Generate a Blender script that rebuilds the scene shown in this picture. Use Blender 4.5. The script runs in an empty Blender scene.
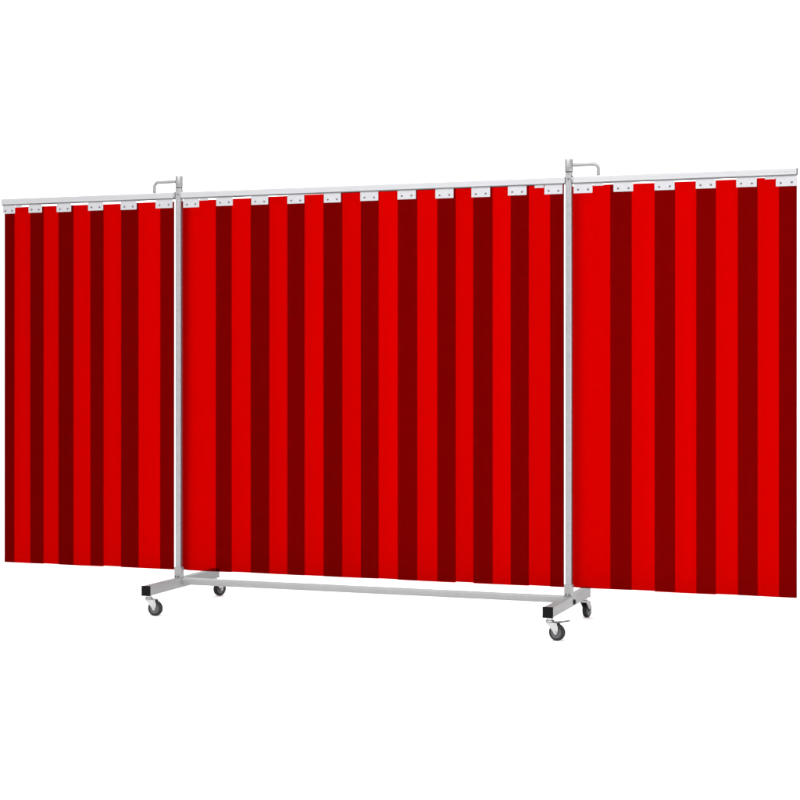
import bpy, bmesh, math, random
from mathutils import Vector, Matrix

random.seed(7)
scene = bpy.context.scene
col = scene.collection

# ------------------------------------------------------------------ camera
cam_data = bpy.data.cameras.new("camera")
cam = bpy.data.objects.new("camera", cam_data)
col.objects.link(cam)
cam.location = (2.615, -6.854, 1.085)
cam.rotation_euler = (math.radians(90), 0, math.radians(19.73))
cam_data.sensor_width = 36
cam_data.lens = 36 * 1672 / 800
cam_data.shift_y = -0.04
cam_data.clip_end = 200
scene.camera = cam

# ------------------------------------------------------------------ studio light
WORLD = 1.70
world = bpy.data.worlds.new("World")
scene.world = world
world.use_nodes = True
world.node_tree.nodes["Background"].inputs["Color"].default_value = (1, 1, 1, 1)
world.node_tree.nodes["Background"].inputs["Strength"].default_value = WORLD

def area_lamp(name, loc, target, sx, sy, power, color=(1, 1, 1)):
    d = bpy.data.lights.new(name, "AREA")
    d.shape = "RECTANGLE"
    d.size, d.size_y = sx, sy
    d.energy = power
    d.color = color
    o = bpy.data.objects.new(name, d)
    col.objects.link(o)
    o.location = loc
    o.rotation_euler = (Vector(target) - Vector(loc)).to_track_quat("-Z", "Y").to_euler()
    return o

area_lamp("overhead_softbox", (0.0, -2.8, 4.6), (0.0, 0.0, 0.5), 5.0, 2.4, 245)
area_lamp("right_softbox", (4.8, -0.9, 1.2), (0.9, 0.0, 0.0), 1.8, 1.8, 80)
area_lamp("backdrop_softbox", (-3.2, 1.8, 6.2), (-3.6, 5.4, 2.8), 7.0, 1.0, 224)

scene.view_settings.view_transform = "Standard"
scene.view_settings.look = "None"
scene.view_settings.exposure = 0
scene.view_settings.gamma = 1
scene.render.engine = "CYCLES"
scene.cycles.transparent_max_bounces = 48
scene.cycles.max_bounces = 10
scene.cycles.diffuse_bounces = 4
scene.cycles.glossy_bounces = 4
scene.cycles.caustics_reflective = False
scene.cycles.caustics_refractive = False
scene.cycles.use_denoising = True
scene.render.film_transparent = False

# ------------------------------------------------------------------ materials
def new_mat(name):
    m = bpy.data.materials.new(name)
    m.use_nodes = True
    return m, m.node_tree.nodes, m.node_tree.links

def metal(name, base, rough, metallic=1.0, edge=0.45, spread=0.05, grain=90, stretch=(1, 1, 1), spangle=0.0):
    """bare / galvanised metal: small mottled change of tint and roughness"""
    m, n, l = new_mat(name)
    b = n["Principled BSDF"]
    tc = n.new("ShaderNodeTexCoord")
    mp = n.new("ShaderNodeMapping")
    mp.inputs["Scale"].default_value = stretch
    l.new(tc.outputs["Object"], mp.inputs["Vector"])
    nz = n.new("ShaderNodeTexNoise")
    nz.inputs["Scale"].default_value = grain
    nz.inputs["Detail"].default_value = 5
    l.new(mp.outputs["Vector"], nz.inputs["Vector"])
    fac = nz.outputs["Fac"]
    if spangle:
        vo = n.new("ShaderNodeTexVoronoi")
        vo.inputs["Scale"].default_value = 130
        l.new(tc.outputs["Object"], vo.inputs["Vector"])
        sp = n.new("ShaderNodeSeparateColor")
        l.new(vo.outputs["Color"], sp.inputs["Color"])
        mx = n.new("ShaderNodeMix")
        mx.inputs["Factor"].default_value = spangle
        l.new(nz.outputs["Fac"], mx.inputs["A"])
        l.new(sp.outputs["Red"], mx.inputs["B"])
        fac = mx.outputs["Result"]
    r = n.new("ShaderNodeMapRange")
    r.inputs["From Min"].default_value = 0.25
    r.inputs["From Max"].default_value = 0.75
    r.inputs["To Min"].default_value = 1 - spread
    r.inputs["To Max"].default_value = 1 + spread
    l.new(fac, r.inputs["Value"])
    vm = n.new("ShaderNodeVectorMath")
    vm.operation = "SCALE"
    vm.inputs[0].default_value = base
    l.new(r.outputs["Result"], vm.inputs["Scale"])
    l.new(vm.outputs["Vector"], b.inputs["Base Color"])
    r2 = n.new("ShaderNodeMapRange")
    r2.inputs["To Min"].default_value = rough - 0.08
    r2.inputs["To Max"].default_value = rough + 0.08
    l.new(fac, r2.inputs["Value"])
    l.new(r2.outputs["Result"], b.inputs["Roughness"])
    b.inputs["Metallic"].default_value = metallic
    if metallic > 0:
        b.inputs["Specular Tint"].default_value = (edge, edge, edge, 1)
    return m

M_RAIL = metal("brushed_aluminium", (0.372, 0.373, 0.384), 0.42, stretch=(0.6, 12, 12), grain=30, spread=0.03)
M_POST = metal("galvanised_steel", (0.258, 0.256, 0.266), 0.34, metallic=0.8, grain=60, spread=0.07, spangle=0.4)
M_FOOT = metal("zinc_plated_steel", (0.235, 0.235, 0.237), 0.5, metallic=0.25, edge=0.3, grain=45, spread=0.05, spangle=0.2)
M_FOOT.node_tree.nodes["Principled BSDF"].inputs["Specular IOR Level"].default_value = 0.25
M_SLEEVE = metal("dull_turned_steel", (0.205, 0.205, 0.207), 0.42, metallic=0.7, edge=0.25, grain=60, spread=0.08)
M_PLATE = metal("punched_aluminium_plate", (0.345, 0.345, 0.361), 0.45, metallic=0.8, spread=0.05)
M_RIVET = metal("rivet_steel", (0.10, 0.10, 0.11), 0.35, spread=0.1)
M_BOLT = metal("dark_bolt_steel", (0.035, 0.035, 0.037), 0.3, spread=0.15)
M_FORK = metal("pressed_zinc_fork", (0.39, 0.39, 0.395), 0.3, spread=0.1)
M_BLACK = metal("black_plastic", (0.0035, 0.0035, 0.0035), 0.55, metallic=0.0, spread=0.2)
M_BLACK.node_tree.nodes["Principled BSDF"].inputs["Specular IOR Level"].default_value = 0.06
M_TYRE = metal("grey_black_rubber", (0.011, 0.011, 0.0115), 0.6, metallic=0.0, spread=0.25)
M_TYRE.node_tree.nodes["Principled BSDF"].inputs["Specular IOR Level"].default_value = 0.2
M_HUB = metal("grey_nylon_hub", (0.055, 0.055, 0.06), 0.5, metallic=0.0, spread=0.15)
M_DARK_STEEL_SHADE = metal("dark_steel_and_rail_shade", (0.12, 0.12, 0.125), 0.5, spread=0.1)  # dark steel for cap and pedal; under the rails it is painted shade

# tinted soft PVC: clear film whose colour comes from absorption through its real 3 mm thickness
M_FILM, n, l = new_mat("red_tinted_pvc_film")
n.remove(n["Principled BSDF"])
out = n["Material Output"]
tr = n.new("ShaderNodeBsdfTransparent")
gl = n.new("ShaderNodeBsdfGlossy")
gl.inputs["Roughness"].default_value = 0.22
gl.inputs["Color"].default_value = (1, 0.04, 0.03, 1)
mixs = n.new("ShaderNodeMixShader")
mixs.inputs[0].default_value = 0.010
l.new(tr.outputs[0], mixs.inputs[1])
l.new(gl.outputs[0], mixs.inputs[2])
l.new(mixs.outputs[0], out.inputs["Surface"])
va = n.new("ShaderNodeVolumeAbsorption")
FILM_T = 0.003
va.inputs["Color"].default_value = (0.90, 0.0, 0.0, 1)
va.inputs["Density"].default_value = 3980
l.new(va.outputs[0], out.inputs["Volume"])

M_WHITE, n, l = new_mat("white_studio_paper")
b = n["Principled BSDF"]
nz = n.new("ShaderNodeTexNoise")
nz.inputs["Scale"].default_value = 3
cr = n.new("ShaderNodeValToRGB")
cr.color_ramp.elements[0].color = (0.93, 0.93, 0.93, 1)
cr.color_ramp.elements[1].color = (0.955, 0.955, 0.955, 1)
l.new(nz.outputs["Fac"], cr.inputs["Fac"])
l.new(cr.outputs["Color"], b.inputs["Base Color"])
b.inputs["Roughness"].default_value = 0.9
b.inputs["Specular IOR Level"].default_value = 0.1

# ------------------------------------------------------------------ mesh helpers
def finish(name, bm, mat, parent=None, loc=(0, 0, 0), rot=(0, 0, 0), smooth=False, mats=None):
    bmesh.ops.recalc_face_normals(bm, faces=bm.faces)
    me = bpy.data.meshes.new(name)
    if smooth:
        for f in bm.faces:
            f.smooth = True
        for e in bm.edges:
            if len(e.link_faces) == 2 and e.calc_face_angle(0) > math.radians(38):
                e.smooth = False
    bm.to_mesh(me)
    bm.free()
    for mm in (mats or [mat]):
        me.materials.append(mm)
    o = bpy.data.objects.new(name, me)
    col.objects.link(o)
    o.location = loc
    o.rotation_euler = rot
    if parent:
        o.parent = parent
    return o

def add_box(bm, x0, x1, y0, y1, z0, z1, bevel=0.0, seg=2):
    r = bmesh.ops.create_cube(bm, size=1.0)
    vs = r["verts"]
    for v in vs:
        v.co = Vector((x0 + (v.co.x + .5) * (x1 - x0), y0 + (v.co.y + .5) * (y1 - y0), z0 + (v.co.z + .5) * (z1 - z0)))
    if bevel:
        es = list({e for v in vs for e in v.link_edges})
        bmesh.ops.bevel(bm, geom=es, offset=bevel, segments=seg, affect="EDGES", profile=0.5)

def add_prism(bm, prof, axis, a0, a1):
    """closed 2-D profile swept along one axis"""
    def P(u, v, a):
        return {"x": (a, u, v), "y": (u, a, v), "z": (u, v, a)}[axis]
    A = [bm.verts.new(P(u, v, a0)) for u, v in prof]
    B = [bm.verts.new(P(u, v, a1)) for u, v in prof]
    k = len(prof)
    for i in range(k):
        bm.faces.new((A[i], A[(i + 1) % k], B[(i + 1) % k], B[i]))
    bm.faces.new(A[::-1])
    bm.faces.new(B)

def rounded_rect(w, h, r, seg=4, cx=0, cy=0):
    pts = []
    for sx, sy, a in ((1, 1, 0), (-1, 1, 90), (-1, -1, 180), (1, -1, 270)):
        for i in range(seg + 1):
            t = math.radians(a + 90 * i / seg)
            pts.append((cx + sx * (w / 2 - r) + r * math.cos(t), cy + sy * (h / 2 - r) + r * math.sin(t)))
    return pts

def add_tube_section(bm, w, h, r, axis, a0, a1, cx=0, cy=0, wall=None):
    """rolled box section; open-ended with a wall when wall is given"""
    if wall is None:
        add_prism(bm, rounded_rect(w, h, r, 4, cx, cy), axis, a0, a1)
        return
    def P(u, v, a):
        return {"x": (a, u, v), "y": (u, a, v), "z": (u, v, a)}[axis]
    po = rounded_rect(w, h, r, 4, cx, cy)
    pi = rounded_rect(w - 2 * wall, h - 2 * wall, max(r - wall, .0006), 4, cx, cy)
    k = len(po)
    rings = [[bm.verts.new(P(u, v, a)) for u, v in p] for p, a in ((po, a0), (po, a1), (pi, a1), (pi, a0))]
    for j in range(4):
        R, S = rings[j], rings[(j + 1) % 4]
        for i in range(k):
            bm.faces.new((R[i], R[(i + 1) % k], S[(i + 1) % k], S[i]))

def add_lathe(bm, prof, axis="z", seg=28, c=(0, 0, 0)):
    """closed ring profile (radius, height) turned about an axis"""
    rings = []
    for i in range(seg):
        a = 2 * math.pi * i / seg
        ring = []
        for r, h in prof:
            u, v = r * math.cos(a), r * math.sin(a)
            p = {"z": (u, v, h), "y": (u, h, v), "x": (h, u, v)}[axis]
            ring.append(bm.verts.new((p[0] + c[0], p[1] + c[1], p[2] + c[2])))
        rings.append(ring)
    k = len(prof)
    for i in range(seg):
        A, B = rings[i], rings[(i + 1) % seg]
        for j in range(k - 1):
            if prof[j][0] < 1e-7 and prof[j + 1][0] < 1e-7:
                continue
            bm.faces.new((A[j], A[j + 1], B[j + 1], B[j]))
    bmesh.ops.remove_doubles(bm, verts=bm.verts, dist=1e-6)

def add_pipe(bm, pts, rad, seg=14):
    """round bar through points"""
    pts = [Vector(p) for p in pts]
    rings = []
    side = None
    for i, p in enumerate(pts):
        t = (pts[min(i + 1, len(pts) - 1)] - pts[max(i - 1, 0)]).normalized()
        if side is None:
            side = t.cross(Vector((0, 1, 0)))
            if side.length < .1:
                side = t.cross(Vector((1, 0, 0)))
        side = (side - t * side.dot(t)).normalized()
        up = t.cross(side)
        rings.append([bm.verts.new(p + rad * (math.cos(2 * math.pi * k / seg) * side + math.sin(2 * math.pi * k / seg) * up)) for k in range(seg)])
    for A, B in zip(rings, rings[1:]):
        for k in range(seg):
            bm.faces.new((A[k], A[(k + 1) % seg], B[(k + 1) % seg], B[k]))
    bm.faces.new(rings[0][::-1])
    bm.faces.new(rings[-1])

# ------------------------------------------------------------------ setting
bm = bmesh.new()
FLOOR_Z = -0.006
prof = [(-14.0, FLOOR_Z), (2.2, FLOOR_Z)]
R = 3.2
for i in range(1, 25):
    a = math.radians(90 * i / 24)
    prof.append((2.2 + R * math.sin(a), FLOOR_Z + R - R * math.cos(a)))
prof.append((2.2 + R, 9.0))
prev = None
for y, z in prof:
    cur = (bm.verts.new((-16, y, z)), bm.verts.new((16, y, z)))
    if prev:
        bm.faces.new((prev[0], prev[1], cur[1], cur[0]))
    prev = cur
floor = finish("studio_floor", bm, M_WHITE, smooth=True)
for f in floor.data.polygons:
    if f.normal.z < 0 and abs(f.normal.z) > .5:
        floor.data.flip_normals()
        break
floor["kind"] = "structure"
floor["label"] = "seamless white studio floor sweeping up into a white backdrop"
floor["category"] = "studio floor"

# ------------------------------------------------------------------ the screen
screen = bpy.data.objects.new("welding_screen", None)
col.objects.link(screen)
screen["label"] = "wide red strip curtain welding screen on a wheeled grey steel frame"
screen["category"] = "welding screen"

PX = (-0.916, 0.911)             # the two uprights
RZ0, RZ1 = 1.861, 1.888          # rail underside / top
RD = 0.030                       # rail depth

# --- rails: a box section with a dark strip added below to paint in its underside shade
def rail_mesh(x0, x1):
    bm = bmesh.new()
    d, w, s, h = RD / 2, 0.0025, 0.0115, RZ1 - RZ0
    r = 0.0022
    p = [(-d + r, 0), (-d + r * .3, r * .3), (-d, r), (-d, h * .44), (-d + .0008, h * .47), (-d + .0008, h - r),
         (-d + r * .3 + .0008, h - r * .3), (-d + r + .0008, h),
         (d - r, h), (d - r * .3, h - r * .3), (d, h - r), (d, r), (d - r * .3, r * .3), (d - r, 0)]
    p = [(y, z + RZ0) for y, z in p]
    A = [bm.verts.new((x0, u, v)) for u, v in p]
    B = [bm.verts.new((x1, u, v)) for u, v in p]
    k = len(p)
    for i in range(k):
        bm.faces.new((A[i], A[(i + 1) % k], B[(i + 1) % k], B[i]))
    for V in (A[::-1], B):
        f = bm.faces.new(V)
        bmesh.ops.triangulate(bm, faces=[f])
    return bm

def shade_strip(x0, x1, parent):  # added dark strip, its colour stands in for shade under the rail
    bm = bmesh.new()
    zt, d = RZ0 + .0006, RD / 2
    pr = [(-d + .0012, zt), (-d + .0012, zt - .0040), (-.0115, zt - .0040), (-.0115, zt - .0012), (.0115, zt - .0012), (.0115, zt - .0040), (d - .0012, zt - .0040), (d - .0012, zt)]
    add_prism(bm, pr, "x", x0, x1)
    finish("rail_shade_strip", bm, M_DARK_STEEL_SHADE, parent)

rail = finish("top_rail", rail_mesh(PX[0] + .0145, PX[1] - .0145), M_RAIL, screen)
shade_strip(PX[0] + .0145, PX[1] - .0145, rail)

def swing_arm(sgn, px, xe):
    """one folding side wing: rail, end cap, hinge plug and bent handle bar"""
    xi = px + sgn * 0.0215
    x0, x1 = sorted((xi, xe - sgn * .003))
    arm = finish("swing_arm", rail_mesh(x0, x1), M_RAIL, screen)
    zc = (RZ0 + RZ1) / 2
    shade_strip(x0, x1, arm)
    bm = bmesh.new()
    a0, a1 = sorted((xe - sgn * .0028, xe))
    add_box(bm, a0, a1, -RD / 2 - .0001, RD / 2 + .0001, RZ0 - .0001, RZ1 - .0004, .0008)
    finish("end_cap", bm, M_DARK_STEEL_SHADE if sgn > 0 else M_RAIL, arm)
    bm = bmesh.new()                                   # round hinge plug that bears on the upright
    add_lathe(bm, [(0, 0), (.0150, 0), (.0172, .0015), (.0172, .007), (.0155, .0086), (0, .0086)], "x", 26, (min(xi, xi - sgn * .0086), 0, zc))
    finish("hinge_plug", bm, M_SLEEVE, arm, smooth=True)
    bm = bmesh.new()                                   # bent bar from the sleeve down onto the arm
    xo = px + sgn * 0.126
    rb, zh = 0.021, 1.9375
    pts = [(px + sgn * .0165, 0, zh), (px + sgn * .03, 0, zh)]
    for i in range(9):
        a = math.radians(90 * i / 8)
        pts.append((xo - sgn * rb + sgn * rb * math.sin(a), 0, zh - rb + rb * math.cos(a)))
    pts.append((xo, 0, RZ1 - .001))
    add_pipe(bm, pts, .0074)
    finish("handle", bm, M_SLEEVE, arm, smooth=True)

swing_arm(-1, PX[0], -1.852)
swing_arm(1, PX[1], 1.852)

# --- uprights
for px in PX:
    bm = bmesh.new()
    add_tube_section(bm, .0275, .0275, .0045, "z", .128, 1.906, px, 0, .002)
    post = finish("post", bm, M_POST, screen, smooth=True)
    bm = bmesh.new()                                   # turning sleeve on top
    add_lathe(bm, [(0, 1.9095), (.0158, 1.9095), (.0169, 1.911), (.0169, 1.9225), (.0161, 1.9232), (.0161, 1.9244), (.0169, 1.9251), (.0169, 1.9608), (.0160, 1.9622), (.0135, 1.9622), (.0128, 1.9600), (.0128, 1.945), (0, 1.945)], "z", 32, (px, 0, 0))
    finish("hinge_sleeve", bm, M_SLEEVE, post, smooth=True)
    bm = bmesh.new()
    add_lathe(bm, [(0, 1.9055), (.0150, 1.9055), (.0150, 1.9098), (0, 1.9098)], "z", 28, (px, 0, 0))
    finish("hinge_washer", bm, M_BOLT, post, smooth=True)
    bm = bmesh.new()
    add_lathe(bm, [(0, -.0157), (.0028, -.0155), (.0042, -.0143), (.0046, -.0131), (0, -.0131)], "y", 16, (px + .001, 0, 1.878))
    finish("rivet", bm, M_RIVET, post, smooth=True)
    bm = bmesh.new()                                   # socket that takes the foot of the upright
    add_tube_section(bm, .0345, .0345, .0045, "z", .1275, .176, px, 0, .0038)
    sock = finish("post_socket", bm, M_FOOT, post, smooth=True)
    for dx, dy in ((-.009, -.0183), (.006, -.0183)):
        bm = bmesh.new()
        add_lathe(bm, [(0, -.0024), (.0026, -.0022), (.0030, 0), (0, 0)], "y", 12, (px + dx, dy + .0012, .1345))
        finish("socket_screw", bm, M_BOLT, post, smooth=True)

# --- curtain strips ------------------------------------------------------------
def strip_mesh(path, z0, z1, wob, rows=14, tilt=0.0, thick=FILM_T, bow=0.0):
    """a band of real thickness following a plan path; tilt skews its lower edge a few mm"""
    P = [Vector((x, y)) for x, y in path]
    L, Rr = [], []
    for i, p in enumerate(P):
        t = (P[min(i + 1, len(P) - 1)] - P[max(i - 1, 0)]).normalized()
        nrm = Vector((-t.y, t.x))
        L.append(p + nrm * thick / 2)
        Rr.append(p - nrm * thick / 2)
    bm = bmesh.new()
    ph, amp, k = wob
    xa, xb = P[0].x, P[-1].x
    px_ = [q.x for q in P]
    wd_ = max(px_) - min(px_)
    def lay(q, z):
        f = 1 - (z - z0) / (z1 - z0)
        zz = z + (tilt * (q.x - (xa + xb) / 2) / .25 if f > .98 else 0)
        return bm.verts.new((q.x, q.y + amp * f * math.sin(k * z + ph) + bow * f * math.sin(math.pi * min(1, max(0, (q.x - min(xa, xb, *px_)) / wd_))), zz))
    rowsL, rowsR = [], []
    for j in range(rows + 1):
        z = z0 + (z1 - z0) * j / rows
        rowsL.append([lay(q, z) for q in L])
        rowsR.append([lay(q, z) for q in Rr])
    m = len(P)
    for j in range(rows):
        for i in range(m - 1):
            bm.faces.new((rowsL[j][i], rowsL[j][i + 1], rowsL[j + 1][i + 1], rowsL[j + 1][i]))
            bm.faces.new((rowsR[j][i], rowsR[j + 1][i], rowsR[j + 1][i + 1], rowsR[j][i + 1]))
        for i in (0, m - 1):
            bm.faces.new((rowsL[j][i], rowsL[j + 1][i], rowsR[j + 1][i], rowsR[j][i]))
    for i in range(m - 1):
        for rL, rR in ((rowsL[0], rowsR[0]), (rowsL[-1], rowsR[-1])):
            bm.faces.new((rL[i], rR[i], rR[i + 1], rL[i + 1]))
    return bm

YO = 0.0042
def lerp_path(x0, x1, y, n=6):
    return [(x0 + (x1 - x0) * i / n, y) for i in range(n + 1)]

def fold(xh, xe, yh, ys):
    """hem: from the free end xh along layer yh to the fold at xe and round to layer ys"""
    sg = 1 if xe > xh else -1
    r = abs(yh - ys) / 2
    pts = [(xh, yh), ((xh + xe) / 2, yh)]
    for i in range(7):
        a = math.radians(180 * i / 6)
        pts.append((xe - sg * r + sg * r * math.sin(a), (yh + ys) / 2 + (yh - ys) / 2 * math.cos(a)))
    return pts

def curled(x0, y):
    """free edge that curls gently backwards"""
    return [(x0 + .001, y + .0226), (x0 + .010, y + .0186), (x0 + .022, y + .0122), (x0 + .035, y + .0062), (x0 + .050, y + .0016), (x0 + .064, y)]

wings = [
    dict(s=[(-1.840, -1.626), (-1.703, -1.470), (-1.545, -1.305), (-1.380, -1.127), (-1.213, -0.942)],
         hem0=-1.790, hem1=-1.014, top=1.848),
    dict(s=[(-0.909, -0.649), (-0.732, -0.467), (-0.555, -0.292), (-0.379, -0.115), (-0.201, 0.059), (-0.027, 0.235),
            (0.148, 0.413), (0.327, 0.576), (0.492, 0.738), (0.656, 0.889)], hem0=None, hem1=0.831, top=1.854),
    dict(s=[(0.919, 1.179), (1.087, 1.358), (1.275, 1.526), (1.445, 1.693), (1.615, 1.848)], hem0=None, hem1=1.778, top=1.851),
]
for wi, w in enumerate(wings):
    k = len(w["s"])
    for i, (x0, x1) in enumerate(w["s"]):
        y = -YO if i % 2 == 0 else YO
        path = lerp_path(x0, x1, y)
        if i == 0:
            if w["hem0"] is not None:
                path = fold(w["hem0"], x0, -y, y) + lerp_path(x0 + .02, x1, y)
            else:
                path = curled(x0, y) + lerp_path(x0 + .08, x1, y, 5)
        if i == k - 1:
            path = lerp_path(x0, x1 - .02, y) + fold(w["hem1"], x1, -y, y)[::-1]
        zt = w["top"] + random.uniform(-.0015, .0015)
        if wi == 1:
            zt = 1.848 + .009 * min(1, i / 4.0) + random.uniform(-.001, .001)
        zb = 0.1630 + random.uniform(-.0014, .0010)
        wob = (random.uniform(0, 6), 0.0010, random.uniform(1.5, 3))
        finish("curtain_strip", strip_mesh(path, zb, zt, wob, tilt=random.uniform(-.0012, .0012), thick=FILM_T * random.uniform(.955, 1.045), bow=math.copysign(random.uniform(.001, .0035), y)), M_FILM, screen)

# --- clamp plates, each with two rivets ----------------------------------------
plates = [(-1.848, -1.779), (-1.705, -1.632), (-1.553, -1.475), (-1.385, -1.305), (-1.213, -1.130), (-1.032, -.945),
          (-.891, -.810), (-.724, -.642), (-.550, -.467), (-.374, -.292), (-.198, -.117), (-.025, .059), (.148, .233),
          (.322, .404), (.485, .568), (.647, .729), (.807, .886),
          (.933, 1.014), (1.103, 1.186), (1.275, 1.358), (1.445, 1.526), (1.609, 1.691), (1.767, 1.849)]
for x0, x1 in plates:
    zb = 1.8165 + random.uniform(-.0014, .0014)
    w = x1 - x0
    bm = bmesh.new()
    add_box(bm, x0, x1, -YO - .0052, -YO - .0034, zb, 1.8605, .0006, 1)
    pl = finish("clamp_plate", bm, M_PLATE, screen)
    for u in (.235, .765):
        bm = bmesh.new()
        add_lathe(bm, [(0, -.0026), (.0022, -.0024), (.0040, -.0014), (.0045, 0), (0, 0)], "y", 16,
                  (x0 + u * w, -YO - .0052, zb + .0145 + random.uniform(-.001, .001)))
        finish("rivet", bm, M_RIVET, pl, smooth=True)
# short hook tabs that lock the end strips in the rail
for x0, x1 in [(-1.777, -1.741), (-.808, -.765), (.764, .804), (1.017, 1.062), (1.723, 1.765)]:
    bm = bmesh.new()
    add_box(bm, x0, x1, -YO - .0050, -YO - .0034, 1.8455, 1.8605, .0006, 1)
    finish("hook_tab", bm, M_PLATE, screen)

# --- base: two feet and the cross bar ------------------------------------------
FZ0, FZ1 = .0840, .1265
FEET = ((.312, .374), (.345, .302))       # reach to the front and to the back of each upright
for px, (ff, fb) in zip(PX, FEET):
    bm = bmesh.new()
    add_tube_section(bm, .041, FZ1 - FZ0, .005, "y", -ff, fb, px, (FZ0 + FZ1) / 2, .002)
    foot = finish("base_foot", bm, M_FOOT, screen, smooth=True)
    for sg in (-1, 1):
        bm = bmesh.new()
        t = .006 if sg < 0 else .003
        fl = ff if sg < 0 else fb
        a0, a1 = sorted((sg * fl, sg * (fl + t)))
        add_box(bm, px - .0215, px + .0215, a0, a1, FZ0 - .001, FZ1 + .001, .0016)
        add_box(bm, px - .0175, px + .0175, *sorted((sg * (fl - .02), sg * (fl + .001))), FZ0 + .003, FZ1 - .003)
        finish("end_plug", bm, M_BLACK if sg < 0 else M_FOOT, foot)
    bm = bmesh.new()                                   # bolt through the foot into the cross bar
    sx = 1 if px > 0 else -1
    xs = px + sx * .0205
    ring = [(.0095 * math.cos(math.radians(60 * i + 12)), .0095 * math.sin(math.radians(60 * i + 12)) + .103) for i in range(6)]
    add_prism(bm, ring, "x", *sorted((xs + sx * .0018, xs + sx * .0085)))
    add_lathe(bm, [(0, 0), (.0118, 0), (.0118, .0018), (0, .0018)], "x", 20, (xs if sx > 0 else xs - .0018, 0, .103))
    finish("bolt", bm, M_BOLT, foot)
bm = bmesh.new()
add_tube_section(bm, .030, .030, .0075, "x", PX[0] + .0207, PX[1] - .0207, 0, .1125)
finish("cross_bar", bm, M_FOOT, screen, smooth=True)

# --- casters ---------------------------------------------------------------------
WR = .0338
def caster(x, y, ang, brake):
    """swivel caster; local +x is the trailing direction"""
    off = .032
    zt = FZ0 - .0005 - FLOOR_Z
    bm = bmesh.new()                                   # swivel head
    add_lathe(bm, [(0, .0735), (.0150, .0735), (.0175, .0750), (.0175, .0785), (.0150, .0805), (.0125, .0812), (.0125, zt), (0, zt)], "z", 24)
    c = finish("caster", bm, M_FORK, screen, (x, y, FLOOR_Z), (0, 0, ang), smooth=True)
    # fork: crown and two tapering cheeks
    bm = bmesh.new()
    add_box(bm, -.013, .034, -.0150, .0150, .0700, .0735, .0012)
    for sy in (-1, 1):
        y0, y1 = sorted((sy * .0128, sy * .0150))
        pr = [(-.013, .0720), (.036, .0720), (.0425, .0540), (.0410, .0350), (.0375, .0272), (.0320, .0248), (.0265, .0272), (.0215, .0360), (.0040, .0560)]
        add_prism(bm, pr, "y", y0, y1)
    finish("fork", bm, M_FORK, c)
    bm = bmesh.new()                                   # tyre with a slightly crowned, ribbed tread
    prof = [(.0235, -.0108), (.0295, -.0104), (.0326, -.0085), (WR - .0004, -.0050), (WR - .0004, -.0016), (WR - .0014, -.0010), (WR - .0014, .0010),
            (WR - .0004, .0016), (WR - .0004, .0050), (.0326, .0085), (.0295, .0104), (.0235, .0108), (.0235, -.0108)]
    add_lathe(bm, prof, "y", 40, (off, 0, WR))
    finish("tyre", bm, M_TYRE, c, smooth=True)
    bm = bmesh.new()
    prof = [(0, -.0120), (.0075, -.0120), (.0085, -.0085), (.0190, -.0080), (.0215, -.0100), (.0234, -.0100), (.0234, .0100), (.0215, .0100),
            (.0190, .0080), (.0085, .0085), (.0075, .0120), (0, .0120)]
    add_lathe(bm, prof, "y", 32, (off, 0, WR))
    finish("hub", bm, M_HUB, c, smooth=True)
    for sy in (-1, 1):
        bm = bmesh.new()
        ring = [(off + .0055 * math.cos(math.radians(60 * i)), WR + .0055 * math.sin(math.radians(60 * i))) for i in range(6)]
        add_prism(bm, ring, "y", *sorted((sy * .0150, sy * .0190)))
        finish("axle_bolt", bm, M_FORK, c)
    if brake:
        bm = bmesh.new()                               # foot pedal over the wheel
        add_box(bm, .020, .040, -.0090, .0090, .0737, .0757, .0008)
        pr = [(.038, .0740), (.052, .0733), (.070, .0780), (.084, .0805), (.084, .0845), (.069, .0826), (.052, .0776), (.038, .0772)]
        add_prism(bm, pr, "y", -.0110, .0110)
        finish("brake_pedal", bm, M_DARK_STEEL_SHADE, c)
    return c

R_ = math.radians
caster(PX[1] + .006, -.338, R_(-12), True)
caster(PX[0], -.288, R_(0), False)
caster(PX[1], .276, R_(82), False)
caster(PX[0], .368, R_(68), False)
